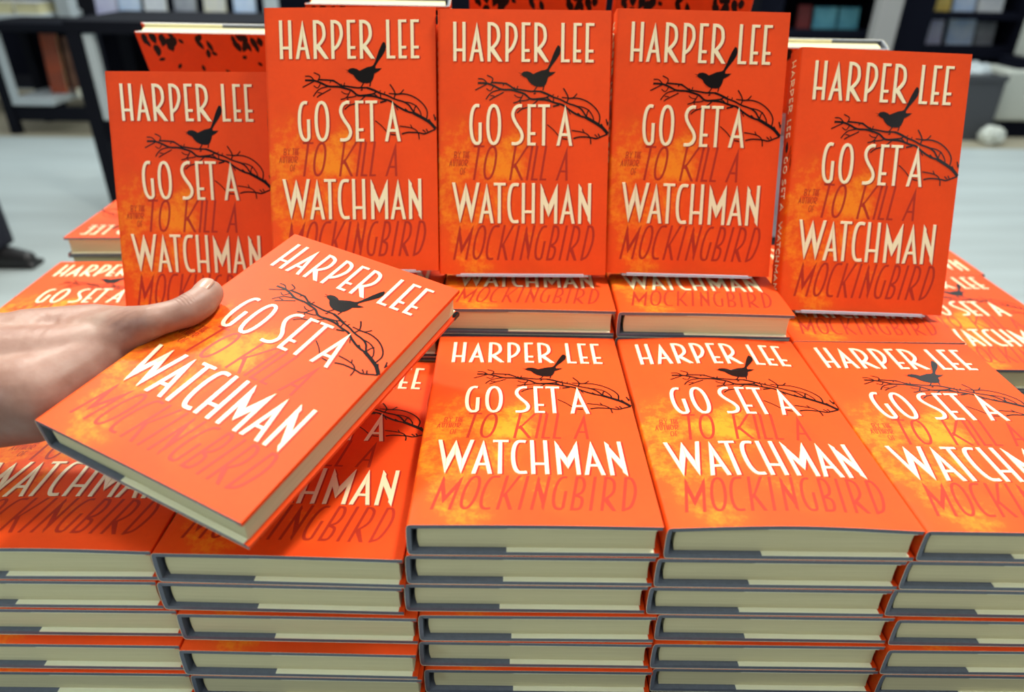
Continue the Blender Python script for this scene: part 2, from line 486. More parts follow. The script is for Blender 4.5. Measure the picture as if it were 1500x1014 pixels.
def inset_poly(p, d):
    n = len(p)
    area2 = sum(p[i][0] * p[(i + 1) % n][1] - p[(i + 1) % n][0] * p[i][1] for i in range(n))
    if area2 < 0:
        p = p[::-1]
    out = []
    for i in range(n):
        a, b, c = Vector(p[i - 1]), Vector(p[i]), Vector(p[(i + 1) % n])
        e1 = (b - a).normalized(); e2 = (c - b).normalized()
        n1 = Vector((-e1.y, e1.x)); n2 = Vector((-e2.y, e2.x))
        k = n1 + n2
        q = k.dot(n1)
        sft = k * (d / q) if q > 0.25 else k.normalized() * d * 2.0
        out.append((b.x + sft.x, b.y + sft.y))
    return p, out

class Print:
    """lays flat or raised ink on a surface map"""
    def __init__(s, bm, fmap):
        s.bm, s.f, s.k = bm, fmap, 0
    def up(s, z):
        s.k += 1
        return z + (s.k % 61) * 0.0006
    def face(s, pts, z, mi, shear=None, dx=0.0, dy=0.0):
        vs = [s.bm.verts.new(s.f(*s.tr(p, shear, dx, dy), z)) for p in pts]
        try:
            s.bm.faces.new(vs).material_index = mi
        except ValueError:
            pass
    def tr(s, p, shear, dx, dy):
        x, y = p
        if shear:
            x += (y - shear[1]) * shear[0]
        return x + dx, y + dy
    def pieces(s, P, z, mi, raised=0.0, shear=None, dx=0.0, dy=0.0):
        for pc in P:
            zt = s.up(z + raised)
            if pc[0] == 'p':
                base, top = inset_poly(pc[1], min(0.22, 0.22 if raised else 0.0))
                if not raised:
                    s.face(base, zt, mi, shear, dx, dy)
                else:
                    b = [s.bm.verts.new(s.f(*s.tr(p, shear, dx, dy), 0.0)) for p in base]
                    t = [s.bm.verts.new(s.f(*s.tr(p, shear, dx, dy), zt)) for p in top]
                    n = len(b)
                    s.bm.faces.new(t).material_index = mi
                    for i in range(n):
                        s.bm.faces.new((b[i], b[(i + 1) % n], t[(i + 1) % n], t[i])).material_index = mi
            else:
                s.strip(pc[1], pc[2], zt, mi, pc[3], raised, shear, dx, dy)
    def strip(s, pts, w, z, mi, closed=False, raised=0.0, shear=None, dx=0.0, dy=0.0, taper=None):
        n = len(pts)
        L = []
        for i in range(n):
            a = Vector(pts[i - 1] if (i or closed) else pts[i]); c = Vector(pts[(i + 1) % n] if (i < n - 1 or closed) else pts[i])
            d = (c - a)
            d = d.normalized() if d.length > 1e-6 else Vector((1, 0))
            nn = Vector((-d.y, d.x)); p = Vector(pts[i])
            ww = w * (taper(i / (n - 1)) if taper else 1.0) / 2
            row = [p + nn * ww, p + nn * max(ww - 0.22, ww * .4), p - nn * max(ww - 0.22, ww * .4), p - nn * ww] if raised else [p + nn * ww, p - nn * ww]
            zz = (0.0, z, z, 0.0) if raised else (z, z)
            L.append([s.bm.verts.new(s.f(*s.tr((q.x, q.y), shear, dx, dy), zq)) for q, zq in zip(row, zz)])
        for i in range(n if closed else n - 1):
            a, b = L[i], L[(i + 1) % n]
            for j in range(len(a) - 1):
                s.bm.faces.new((a[j], a[j + 1], b[j + 1], b[j])).material_index = mi
        if raised and not closed:
            s.bm.faces.new(L[0]).material_index = mi
            s.bm.faces.new(L[-1][::-1]).material_index = mi
    def blob(s, pts, z, mi):
        tris = tessellate_polygon([[Vector((x, y, 0)) for x, y in pts]])
        vs = [s.bm.verts.new(s.f(x, y, z)) for x, y in pts]
        for t in tris:
            try:
                f = s.bm.faces.new([vs[i] for i in t])
                f.material_index = mi
            except ValueError:
                pass

def row(pr, letters, y0, y1, sw, z, mi, **kw):
    for it in letters:
        pr.pieces(glyph(it[0], it[1], it[2], y0, y1, sw, it[3] if len(it) > 3 else None), z, mi, **kw)

def profile(bow, inset=0.0):
    """outer cross-section of the jacket, fore edge -> spine -> fore edge"""
    t = BT / MM
    f = front_map(bow)
    top = [(153 - 8.0 * i, None) for i in range(19)]
    pts = []
    for x in [153, 150, 144, 136, 126, 114, 102, 90, 78, 66, 54, 42, 32, 24, 16, 10, 7, 4.0, 2.6, 1.6]:
        p = f(x, 0, 0)
        pts.append((p.x, p.z))
    side = [(0.85, -1.0), (0.35, -2.6), (0.1, -6), (0.0, -t / 2), (0.1, -t + 6), (0.35, -t + 2.6), (0.85, -t + 1.0)]
    pts += [(a * MM, b * MM) for a, b in side]
    for x in [1.6, 2.6, 4.0, 7, 10, 24, 54, 90, 126, 146, 153]:
        z = -t + (max(4.0 - x, 0) ** 2 * 0.055)
        pts.append((x * MM, z * MM))
    return pts

def offset(pts, d):
    out = []
    for i, p in enumerate(pts):
        a = pts[max(i - 1, 0)]; c = pts[min(i + 1, len(pts) - 1)]
        dx, dz = c[0] - a[0], c[1] - a[1]
        l = math.hypot(dx, dz) or 1
        out.append((p[0] - dz / l * d, p[1] + dx / l * d))      # towards the inside of the C
    return out

def shell(bm, outer, inner, y0, y1, mi, mi_in=None, mi_edge=None):
    """extrude the band between two open profiles along y"""
    mi_in = mi if mi_in is None else mi_in
    mi_edge = mi if mi_edge is None else mi_edge
    R = [[bm.verts.new((p[0], y, p[1])) for p in prof] for prof in (outer, inner) for y in (y0, y1)]
    o0, o1, i0, i1 = R
    n = len(outer)
    for k in range(n - 1):
        bm.faces.new((o0[k], o1[k], o1[k + 1], o0[k + 1])).material_index = mi
        bm.faces.new((i0[k + 1], i1[k + 1], i1[k], i0[k])).material_index = mi_in
        bm.faces.new((o0[k + 1], i0[k + 1], i0[k], o0[k])).material_index = mi_edge
        bm.faces.new((o1[k], i1[k], i1[k + 1], o1[k + 1])).material_index = mi_edge
    bm.faces.new((o0[0], i0[0], i1[0], o1[0])).material_index = mi_edge
    bm.faces.new((o0[-1], o1[-1], i1[-1], i0[-1])).material_index = mi_edge

BOARD = 2.8 * MM
def make_book(bow, printed=True, name='hardcover_book'):
    root = empty(name)
    prof = profile(bow)
    # ---- dust jacket: paper shell, flaps tucked round the boards, printed front, spine and back
    bm = bmesh.new()
    shell(bm, prof, offset(prof, 0.22 * MM), 0.0, BH, 0, 4, 4)
    bt = BOARD + 0.30 * MM
    fm = front_map(bow)
    for s in (1, -1):
        def zf(x, d):
            return (fm(x / MM, 0, 0).z - d) if s > 0 else (-BT + d)
        xs = [BW, 0.1520, 0.1508, 0.1496, 0.13, 0.11, 0.09, 0.075, 0.060]
        # turn-in round the fore edge of the board
        out = [(BW, zf(BW, 0)), (BW + 0.25 * MM, zf(BW, 0.4 * MM)), (BW + 0.3 * MM, zf(BW, bt / 2)), (BW + 0.25 * MM, zf(BW, bt - 0.2 * MM)), (BW - 0.2 * MM, zf(BW, bt))]
        inn = [(BW - 0.3 * MM, zf(BW, 0.22 * MM)), (BW, zf(BW, 0.5 * MM)), (BW + 0.05 * MM, zf(BW, bt / 2)), (BW, zf(BW, bt - 0.4 * MM)), (BW - 0.4 * MM, zf(BW, bt - 0.22 * MM))]
        if s < 0:
            out, inn = inn, out
        shell(bm, out, inn, 0.0, BH, 0)
        fo = [(x, zf(x, bt)) for x in xs[0:4]]
        fi = [(x, zf(x, bt - 0.2 * MM)) for x in xs[0:4]]
        shell(bm, *((fi, fo) if s > 0 else (fo, fi)), 0.0, BH, 0)
        fo = [(x, zf(x, bt + (0.35 * MM if s < 0 else 0.1 * MM))) for x in xs[3:]]
        fi = [(x, zf(x, bt - 0.2 * MM)) for x in xs[3:]]
        shell(bm, *((fi, fo) if s > 0 else (fo, fi)), 0.0, BH, 4)
    if printed:
        pr = Print(bm, fm)
        row(pr, ROW_TOKILL, 84.4, 114.7, 2.0, 0.05, 2, shear=(0.16, 84.4))
        row(pr, ROW_MOCK, 13.0, 44.6, 2.0, 0.05, 2, shear=(0.2, 13.0))
        for r, a, b in ((ROW_BY, 103.2, 109.3), (ROW_AUTHOR, 96.3, 102.3), (ROW_OF, 88.9, 94.9)):
            row(pr, r, a, b, 0.62, 0.05, 2, shear=(0.1, a))
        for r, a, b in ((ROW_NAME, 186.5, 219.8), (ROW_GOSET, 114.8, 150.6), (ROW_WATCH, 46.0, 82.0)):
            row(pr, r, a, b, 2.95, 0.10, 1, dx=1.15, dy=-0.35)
        for w, pts in BRANCH:
            pts = [(min(x, 152.4), y) for x, y in pts]
            pr.strip(spline(pts, 3) if len(pts) > 2 else pts, w * 1.45 + 0.12, pr.up(0.17), 3)
        pr.blob(BIRD, 0.22, 3)
        for r, a, b in ((ROW_NAME, 186.5, 219.8), (ROW_GOSET, 114.8, 150.6), (ROW_WATCH, 46.0, 82.0)):
            row(pr, r, a, b, 2.95, 0.02, 5, raised=0.40)
        # spine: the same words running downwards, tops towards the front cover
        def spine_map(x, y, z):      # x along the spine from the head, y from back shoulder to front
            zz = -BT + y * MM
            q = abs(zz + BT / 2) / (BT / 2)
            xx = 0.0 + 0.35 * MM * q ** 4
            return Vector((xx - z * MM, BH - x * MM, zz))
        ps = Print(bm, spine_map)
        def fit_row(letters, xa, xb, mi, z, raised=0.0):
            a0, b0 = letters[0][1], max(i[2] for i in letters)
            k = (xb - xa) / (b0 - a0)
            for it in letters:
                axx = None if len(it) < 4 or it[3] is None else xa + (it[3] - a0) * k
                ps.pieces(glyph(it[0], xa + (it[1] - a0) * k, xa + (it[2] - a0) * k, 8.2, 16.6, 1.25, axx), z, mi, raised=raised)
        fit_row(ROW_NAME, 9, 76, 5, 0.02, 0.25)
        fit_row(ROW_GOSET, 93, 142, 5, 0.02, 0.25)
        fit_row(ROW_WATCH, 151, 214, 5, 0.02, 0.25)
        ps.blob([(79, 12), (82, 14.5), (86, 15.5), (90, 13), (88, 10), (84, 9)], 0.06, 3)
        for a, b in (((84, 21.5), (95, 16)), ((88, 22.5), (96, 17)), ((92, 22.8), (101, 20)), ((96, 22.8), (104, 22)), ((100, 22.5), (107, 20.5))):
            ps.strip([a, ((a[0] + b[0]) / 2, (a[1] + b[1]) / 2 + .6), b], 0.7, ps.up(0.05), 3)
        # back: dark leaves hanging from the head
        def back_map(x, y, z):
            return Vector((x * MM, y * MM, -BT - z * MM))
        pb = Print(bm, back_map)
        rnd = random.Random(3)
        def leaf(cx, cy, l, w, a):
            ca, sa = math.cos(a), math.sin(a)
            sh = [(-1, 0), (-.5, .8), (0, 1), (.5, .75), (1, 0), (.5, -.75), (0, -1), (-.5, -.8)]
            pts = []
            for p, q in sh:
                x, y = p * l / 2, q * w / 2
                pts.append((cx + x * ca - y * sa, min(cy + x * sa + y * ca, 230.3)))
            pb.blob(pts, pb.up(0.06), 3)
        for cx, n, sp in ((128, 15, 17), (28, 15, 16), (78, 5, 9)):
            for i in range(n):
                x = cx + rnd.uniform(-sp, sp)
                dep = rnd.uniform(0, 27) * (1 - abs(x - cx) / sp * .7)
                leaf(x, 229 - dep, rnd.uniform(11, 16), rnd.uniform(5.0, 7.2), math.radians(rnd.uniform(-125, -55)))
        pb.f = lambda x, y, z: Vector((BW + (0.42 + z) * MM, y * MM, -BT + (x - 0.1) * MM))
        pb.blob([(0.1, 231.6), (0.1, 224.5), (1.4, 223.2), (3.0, 225.0), (3.2, 231.6)], 0.05, 3)
        pb.f = lambda x, y, z: Vector((x * MM, y * MM, -BT + bt + (0.05 + z) * MM))
        pb.blob([(153.3, 231.6), (153.3, 224.5), (151.8, 223.4), (150.6, 226.0), (150.0, 229.0), (150.6, 231.6)], 0.05, 3)
        pb.f = back_map
        for x, y in ((104, 222), (120, 214), (70, 208), (36, 204), (133, 200), (115, 192), (88, 190), (60, 186), (20, 196), (46, 176), (130, 178)):
            leaf(x, y, rnd.uniform(6.5, 9), rnd.uniform(3.6, 4.8), rnd.uniform(0, 3))
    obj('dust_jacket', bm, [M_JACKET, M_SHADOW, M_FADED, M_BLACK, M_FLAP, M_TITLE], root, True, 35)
    # ---- case: slate boards and spine in one wrap
    bm = bmesh.new()
    a = offset(prof, 0.26 * MM)
    a[0] = (BW - 0.35 * MM, a[0][1]); a[-1] = (BW - 0.35 * MM, a[-1][1])
    b = []
    core = offset(prof, 0.26 * MM + BOARD)
    for i, p in enumerate(core):
        x, z = p
        if i > 19 and i < 27:
            x = 2.6 * MM + (a[i][0])          # thinner over the spine
            z = max(min(z, -BOARD - 0.2 * MM), -BT + BOARD + 0.2 * MM)
        b.append((max(x, a[i][0] + 0.0), z))
    b[0] = (BW - 0.35 * MM, b[0][1]); b[-1] = (BW - 0.35 * MM, b[-1][1])
    shell(bm, a, b, 0.15 * MM, BH - 0.15 * MM, 0)
    obj('cover_boards', bm, M_CASE, root, True, 35)
    # ---- page block with rounded back and hollow fore edge
    bm = bmesh.new()
    zt, zb = -BOARD - 0.65 * MM, -BT + BOARD + 0.75 * MM
    zc, hh = (zt + zb) / 2, (zt - zb) / 2
    ring = []
    for i in range(9):
        q = -1 + i / 4
        ring.append((0.0060 + 0.0010 * q * q, zc + hh * q))
    for i in range(9):
        q = 1 - i / 4
        ring.append((BW - 0.0026 - 0.0006 * (1 - q * q), zc + hh * q))
    if bow > 0:
        pass
    y0, y1 = 0.0034, BH - 0.0034
    A = [bm.verts.new((x, y0, z)) for x, z in ring]
    B = [bm.verts.new((x, y1, z)) for x, z in ring]
    n = len(ring)
    bm.faces.new(A)
    bm.faces.new(B[::-1])
    for i in range(n):
        bm.faces.new((A[i], B[i], B[(i + 1) % n], A[(i + 1) % n]))
    bmesh.ops.recalc_face_normals(bm, faces=bm.faces[:])
    pbk = obj('page_block', bm, M_PAGE, root)
    return root

def book_matrix(p):
    x, y, z, yaw, lean, roll = p
    return Matrix.Translation((x, y, z)) @ Matrix.Rotation(yaw, 4, 'Z') @ Matrix.Rotation(lean, 4, 'X') @ Matrix.Rotation(roll, 4, 'Z')

PROTO = {}
USED = {}
def place(p, label, group, bow=0.0):
    if bow not in PROTO:
        PROTO[bow] = make_book(bow)
        o = PROTO[bow]
    else:
        o = copy_tree(PROTO[bow])
    o.matrix_world = book_matrix(p)
    tag(o, label, 'book', group)
    return o

rad = math.radians
T = 0.0247                                # pitch of one book in a stack
G_FRONT = 'hardbacks in the front stacks'
G_BACK = 'hardbacks lying flat in the back stacks'
G_STAND = 'hardbacks standing face out on clear stands'
G_REAR = 'hardbacks standing back to us on the far side'

# x, y of the front left corner for every level (0 = top of the tall stacks), read column by column
COL = {
    0: {-1: (-0.3015, -0.0150, 0.016), -2: (-0.3035, -0.0152, .010), -3: (-0.2955, -0.0160, .008), -4: (-0.2960, -0.0226, .006), -5: (-0.2935, -0.0250, .006)},
    1: {-1: (-0.1482, -0.0139, -0.0116), -2: (-0.1500, -0.0142, -.008), -3: (-0.1420, -0.0172, -.003), -4: (-0.1426, -0.0250, -.004), -5: (-0.1400, -0.0252, -.002)},
    2: {0: (0.0073, -0.0119, 0.0113), -1: (0.0055, -0.0121, .008), -2: (0.0035, -0.0122, .008), -3: (0.0115, -0.0150, .011), -4: (0.0108, -0.0154, .005), -5: (0.0135, -0.0180, .006)},
    3: {0: (0.1622, -0.0111, 0.008), -1: (0.1590, -0.0112, .007), -2: (0.1570, -0.0113, .005), -3: (0.1650, -0.0114, .003), -4: (0.1645, -0.0142, .006), -5: (0.1670, -0.0142, .005)},
    4: {0: (0.3160, -0.0097, .0026), -1: (0.3125, -0.0098, .003), -2: (0.3105, -0.0096, .001), -3: (0.3185, -0.0122, .003), -4: (0.3180, -0.0158, .008), -5: (0.3205, -0.0158, .004)},
}
STACK_NAME = {0: 'far-left front stack', 1: 'front stack under the held book', 2: 'middle front stack', 3: 'front stack right of the middle', 4: 'far-right front stack'}
TOP_LABEL = {
    0: 'hardback lying on top of the far-left front stack, partly under the forearm and held book',
    1: 'shaded hardback on top of the front stack directly under the held book',
    2: 'hardback lying on top of the middle front stack, cover fully visible',
    3: 'hardback on top of the front stack right of the middle, front board bowed up',
    4: 'hardback on top of the far-right front stack, cut by the frame edge'}
ORD = ['top', 'second', 'third', 'fourth', 'fifth', 'sixth']
for c in sorted(COL):
    levs = sorted(COL[c], reverse=True)
    for i, lv in enumerate(levs):
        x, y, a = COL[c][lv]
        lab = TOP_LABEL[c] if i == 0 else 'hardback %s from the top in the %s' % (ORD[i], STACK_NAME[c])
        bow = {(3, 0): 0.0030, (0, -1): 0.0022, (2, 0): 0.0006, (1, -1): 0.0006}.get((c, lv), 0.0)
        place((x, y, lv * T - bow * (0.0 if i == 0 else 1), a, 0, 0), lab, G_FRONT, bow)

place((-0.4572, -0.0130, -2 * T, 0.0, 0, 0), 'sliver of a flat hardback at the far left edge, beneath the wrist', G_FRONT)

# back row of flat stacks behind the front ones
BACK = [
    ((0.0052, 0.2250), 0.006, T, 4, 'behind the middle front stack', 'upper flat hardback behind the middle front stack, a book standing on it'),
    ((0.1600, 0.2245), -0.004, T, 4, 'behind the stack right of the middle', 'upper flat hardback behind the stack right of the middle, rounded spine end showing'),
    ((-0.1500, 0.2262), -0.004, T, 4, 'behind the held book', 'flat hardback hidden behind the top corner of the held book'),
    ((0.3160, 0.2235), 0.012, 0.0, 3, 'under the rightmost standing book', 'flat hardback under the rightmost standing book, level with the far-right front stack'),
    ((-0.3150, 0.2300), -0.006, -0.0386, 1, 'under the leftmost standing book', 'flat hardback hidden under the leftmost standing book'),
    ((-0.4786, 0.2528), 0.0566, -2 * T, 1, 'at the far left', 'flat hardback at the far left behind the forearm, lettering slanting'),
    ((0.5047, 0.2634), 0.0157, -2 * T, 2, 'at the far right', 'flat hardback at the far right behind the rightmost standing book'),
]
for (bx, by), ba, bz, nb, where, lab in BACK:
    for i in range(nb):
        text = lab if i == 0 else 'hidden flat hardback, %s from top, %s' % (ORD[i], where)
        if where == 'behind the held book' and i == 1:
            text = 'flat hardback whose page edge peeks between held book and middle stack'
        place((bx, by + 0.0006 * (i % 2), bz - i * T, ba, 0, 0), text, G_BACK, 0.0006 if i == 0 and bz > 0 and bx > 0 else 0.0)
place((-0.3504, 0.7434, -T, 3.1997, 0, 0), 'hardback turned upside down to us at the far left edge, lettering inverted', G_BACK)
place((-0.3510, 0.7455, -2 * T, 3.190, 0, 0), 'hardback beneath the inverted one at the far left, hidden', G_BACK)
place((0.6600, 0.7300, -2 * T, 3.150, 0, 0), 'sliver of a flat hardback behind the far-right flat one', G_BACK)

# standing books on clear stands
STAND = {
    'a': ((-0.3132, 0.2964, -0.0278, -0.0285, 1.2448, 0.0161), 'leftmost standing hardback, lower than its neighbours, behind the thumb'),
    'b': ((-0.1529, 0.2755, 0.0353, -0.0149, 1.1582, 0.0263), 'second standing hardback from the left, its foot hidden by the held book'),
    'c': ((0.0004, 0.2749, 0.0353, 0.0108, 1.1838, 0.0073), 'middle standing hardback of the five, straight behind the middle front stack'),
    'd': ((0.1536, 0.2852, 0.0353, -0.0061, 1.2178, -0.0059), 'fourth standing hardback from the left, right end of the high row of three'),
    'e': ((0.3136, 0.2640, 0.0106, 0.0188, 1.1931, -0.0264), 'rightmost standing hardback, set lower with lettered spine visible'),
}
REAR = {
    'f': ((-0.213, 0.650, -0.002, math.pi + 0.01, rad(70), 0), 'hardback standing back to us at far left, black leaves on its back cover'),
    'g': ((-0.003, 0.605, 0.033, math.pi, rad(70), 0), 'hardback standing behind the second standing one, only its pale page top showing'),
    'h': ((0.168, 0.650, 0.046, math.pi, rad(70), 0), 'leaf-patterned back cover peeking over the middle standing hardback'),
    'i': ((0.331, 0.650, 0.046, math.pi, rad(70), 0), 'leaf-patterned back cover peeking over the fourth standing hardback'),
    'j': ((0.495, 0.650, -0.006, math.pi - 0.01, rad(70), 0), 'hardback standing behind the rightmost one, cream page top showing'),
}
def easel(p, ground, label, group):
    """bent clear sheet: ledge under the book, back rest, prop leg"""
    m = book_matrix(p)
    inv = m.inverted()
    r = empty('acrylic_book_stand')
    r.matrix_world = m
    tag(r, label, 'book stand', group)
    x0, x1, th = 0.016, 0.137, 0.0018
    bm = bmesh.new()
    box(bm, x0, x1, -0.0022, -0.0004, -BT * 0.45, 0.0020, 0.0005)
    box(bm, x0 + 0.004, x1 - 0.004, -0.0022, 0.0008, 0.0020, 0.0040, 0.0006)
    obj('ledge', bm, M_ACRYL, r)
    bm = bmesh.new()
    box(bm, x0 + 0.02, x1 - 0.02, 0.012, 0.150, -BT - 0.0032, -BT - 0.0012, 0.0006)
    obj('back_rest', bm, M_ACRYL, r)
    # prop: from the back rest down to the ground
    top = m @ Vector(((x0 + x1) / 2, 0.120, -BT - 0.0036))
    back = (m.to_3x3() @ Vector((0, 0, -1)))
    back.z = 0
    back.normalize()
    foot = Vector((top.x, top.y, ground + 0.0006)) + back * 0.055
    side = (m.to_3x3() @ Vector((1, 0, 0))).normalized() * 0.022
    n = (foot - top).cross(side).normalized() * 0.001
    bm = bmesh.new()
    vs = [bm.verts.new(inv @ q) for q in (top - side - n, top + side - n, foot + side - n, foot - side - n, top - side + n, top + side + n, foot + side + n, foot - side + n)]
    for q in ((3, 2, 1, 0), (4, 5, 6, 7), (0, 1, 5, 4), (1, 2, 6, 5), (2, 3, 7, 6), (3, 0, 4, 7)):
        bm.faces.new([vs[i] for i in q])
    bmesh.ops.recalc_face_normals(bm, faces=bm.faces[:])
    obj('prop_leg', bm, M_ACRYL, r)
    return r
GROUND = {'a': -0.0386, 'b': T, 'c': T, 'd': T, 'e': 0.0, 'f': -0.0128, 'g': 0.0222, 'h': 0.0352, 'i': 0.0352, 'j': -0.0168}
ORDN = {'a': 'leftmost standing hardback', 'b': 'second standing hardback from the left', 'c': 'middle standing hardback', 'd': 'fourth standing hardback from the left', 'e': 'rightmost standing hardback',
        'f': 'leaf-backed hardback at far left', 'g': 'hidden-backed hardback behind the second standing one', 'h': 'leaf-backed hardback over the middle', 'i': 'leaf-backed hardback over the fourth standing one', 'j': 'rear hardback behind the rightmost one'}
for k, (p, lab) in STAND.items():
    place(p, lab, G_STAND)
    easel(p, GROUND[k], 'clear plastic stand holding the %s' % ORDN[k], 'clear plastic book stands')
for k, (p, lab) in REAR.items():
    place(p, lab, G_REAR)
    easel(p, GROUND[k], 'clear plastic stand under the %s' % ORDN[k], 'clear plastic book stands')

# the book held out in the hand
HELD = (-0.2081, 0.0112, 0.0553, 0.1963, 0.2075, -0.6306)
place(HELD, 'tilted hardback held up by a hand above the left stacks', None, 0.0006)

# ------------------------------------------------------------------ table and plinths the books stand on
M_BLACKWOOD = cloth('black_stained_wood', (0.006, 0.007, 0.012), 0.7)
M_BLACKWOOD.node_tree.nodes['Principled BSDF'].inputs['Specular IOR Level'].default_value = 0.12
FLOOR = -0.87
tb = empty('display_table', (0.08, 0.42, FLOOR))
tag(tb, 'black table carrying the stacks of orange hardbacks', 'table')
bm = bmesh.new()
ztab = -6 * T + 0.0002
box(bm, -0.60, 0.62, -0.47, 0.50, ztab - 0.04 - FLOOR, ztab - FLOOR, 0.003)
obj('tabletop', bm, M_BLACKWOOD, tb)
for sx in (-0.55, 0.57):
    for sy in (-0.42, 0.45):
        bm = bmesh.new()
        box(bm, sx - .03, sx + .03, sy - .03, sy + .03, 0, ztab - 0.0402 - FLOOR, 0.003)
        obj('leg', bm, M_BLACKWOOD, tb)
def plinth(x0, x1, y0, y1, ztop, label):
    bm = bmesh.new()
    box(bm, x0, x1, y0, y1, ztab + 0.0003, ztop - 0.0002, 0.002)
    o = obj('display_plinth', bm, M_BLACKWOOD)
    tag(o, label, 'plinth', 'black plinths under the back stacks')
plinth(-0.455, -0.306, -0.010, 0.215, -3 * T, 'black plinth under the sliver of book at the far left edge')
plinth(-0.487, -0.335, 0.270, 0.484, -3 * T, 'black plinth under the far-left flat hardback')
plinth(-0.313, -0.162, 0.232, 0.455, -0.0386 - T, 'black plinth under the leftmost standing hardback')
plinth(-0.148, 0.464, 0.234, 0.455, -3 * T, 'long black plinth under the middle back stacks')
plinth(0.507, 0.656, 0.268, 0.500, -4 * T, 'black plinth under the far-right flat hardbacks')
plinth(0.508, 0.656, 0.505, 0.728, -3 * T, 'small black plinth under the sliver of book behind the far-right one')
plinth(-0.494, -0.356, 0.520, 0.742, -3 * T, 'black plinth under the inverted hardback')
plinth(-0.345, -0.208, 0.500, 0.690, -0.0128, 'black plinth under the leaf-backed hardback at far left')
plinth(-0.170, 0.005, 0.480, 0.690, 0.0222, 'black plinth under the second rear standing hardback')
plinth(0.010, 0.338, 0.500, 0.690, 0.0352, 'black plinth under the two leaf-backed hardbacks in the centre')
plinth(0.342, 0.490, 0.500, 0.690, -0.0168, 'black plinth under the rear hardback at right')

# ------------------------------------------------------------------ the hand holding the book
def skin():
    m = mat('skin', (0.66, 0.36, 0.26), 0.48, 0.4)
    k = NT(m)
    v = k.coord()
    f = k.noise(v, 38, 4, 0.6)
    c = k.ramp(f, [(0.30, (0.23, 0.112, 0.078)), (0.52, (0.30, 0.17, 0.128)), (0.75, (0.35, 0.235, 0.185))])
    k.l(c, k.b.inputs['Base Color'])
    k.b.inputs['Subsurface Weight'].default_value = 0.12
    k.b.inputs['Subsurface Radius'].default_value = (0.010, 0.004, 0.002)
    k.b.inputs['Subsurface Scale'].default_value = 0.5
    # skin grain, with creases across the thumb joint and where the thumb meets the palm
    hgt = k.math('MULTIPLY', k.noise(v, 420, 4, 0.6), 0.35)
    for cx, cy, cz, rr, dx, dy, per in ((0.0140, 0.1090, 0.0200, 0.0085, 0.25, 1.0, 0.0024), (-0.008, 0.0800, 0.0100, 0.016, 0.80, -0.60, 0.0052), (-0.050, 0.052, 0.008, 0.022, 0.85, 0.50, 0.0085)):
        dn = k.n('ShaderNodeVectorMath', operation='DISTANCE')
        k.l(v, dn.inputs[0]); dn.inputs[1].default_value = (cx, cy, cz)
        mr = k.n('ShaderNodeMapRange', interpolation_type='SMOOTHSTEP')
        k.l(dn.outputs['Value'], mr.inputs['Value'])
        mr.inputs['From Min'].default_value = rr; mr.inputs['From Max'].default_value = rr * 0.25
        dt = k.n('ShaderNodeVectorMath', operation='DOT_PRODUCT')
        k.l(v, dt.inputs[0]); dt.inputs[1].default_value = (dx * 6.283 / per, dy * 6.283 / per, 0)
        ph = k.math('ADD', dt.outputs['Value'], k.math('MULTIPLY', k.noise(v, 90, 2), 5.0))
        hgt = k.math('ADD', hgt, k.math('MULTIPLY', k.math('SINE', ph), k.math('MULTIPLY', mr.outputs['Result'], 0.45)))
    k.bump(hgt, 0.45, 0.0007)
    return m
M_SKIN = skin()
M_NAIL = mat('thumbnail', (0.46, 0.27, 0.20), 0.30, 0.4)

def capsule(bm, a, b, ra, rb, n=18):
    """tapered limb with round ends"""
    a, b = Vector(a), Vector(b)
    d = (b - a)
    L = d.length
    d.normalize()
    u = d.orthogonal().normalized()
    v = d.cross(u)
    rings = []
    for i in range(7):
        t = math.pi / 2 * (1 - i / 6)
        rings.append((a - d * ra * math.sin(t), ra * math.cos(t)))
    for i in range(7):
        t = math.pi / 2 * i / 6
        rings.append((b + d * rb * math.sin(t), rb * math.cos(t)))
    R = []
    for c, r in rings:
        r = max(r, 1e-4)
        R.append([bm.verts.new(c + (u * math.cos(2 * math.pi * k / n) + v * math.sin(2 * math.pi * k / n)) * r) for k in range(n)])
    for i in range(len(R) - 1):
        for k in range(n):
            bm.faces.new((R[i][k], R[i][(k + 1) % n], R[i + 1][(k + 1) % n], R[i + 1][k]))
    bm.faces.new(R[0][::-1])
    bm.faces.new(R[-1])

def chain(bm, pts):
    for (p, r), (q, s) in zip(pts, pts[1:]):
        capsule(bm, p, q, r, s)

MH = book_matrix(HELD)
zu = -BT                                    # underside of the held book, in its own space
bm = bmesh.new()
chain(bm, [((-0.430, -0.235, -0.050), 0.046), ((-0.300, -0.135, -0.040), 0.044), ((-0.190, -0.052, -0.027), 0.037)])
# forearm (two bones side by side keep it broader than deep), wrist, heel of the hand
chain(bm, [((-0.190, -0.060, -0.030), 0.036), ((-0.120, -0.005, -0.026), 0.0325), ((-0.066, 0.038, -0.020), 0.0265)])
chain(bm, [((-0.200, -0.035, -0.024), 0.033), ((-0.122, 0.018, -0.018), 0.029), ((-0.066, 0.050, -0.012), 0.0235)])
chain(bm, [((-0.066, 0.040, -0.020), 0.0265), ((-0.030, 0.058, -0.026), 0.020), ((-0.012, 0.066, -0.037), 0.0125)])
# palm under the book
for (y0, y1, r) in ((0.036, 0.022, 0.0105), (0.050, 0.044, 0.011), (0.064, 0.066, 0.0115), (0.072, 0.086, 0.0115)):
    chain(bm, [((-0.045, y0, -0.030), 0.018), ((-0.012, (y0 + y1) / 2, zu - r - 0.0015), r), ((0.032, y1, zu - r - 0.0008), r)])
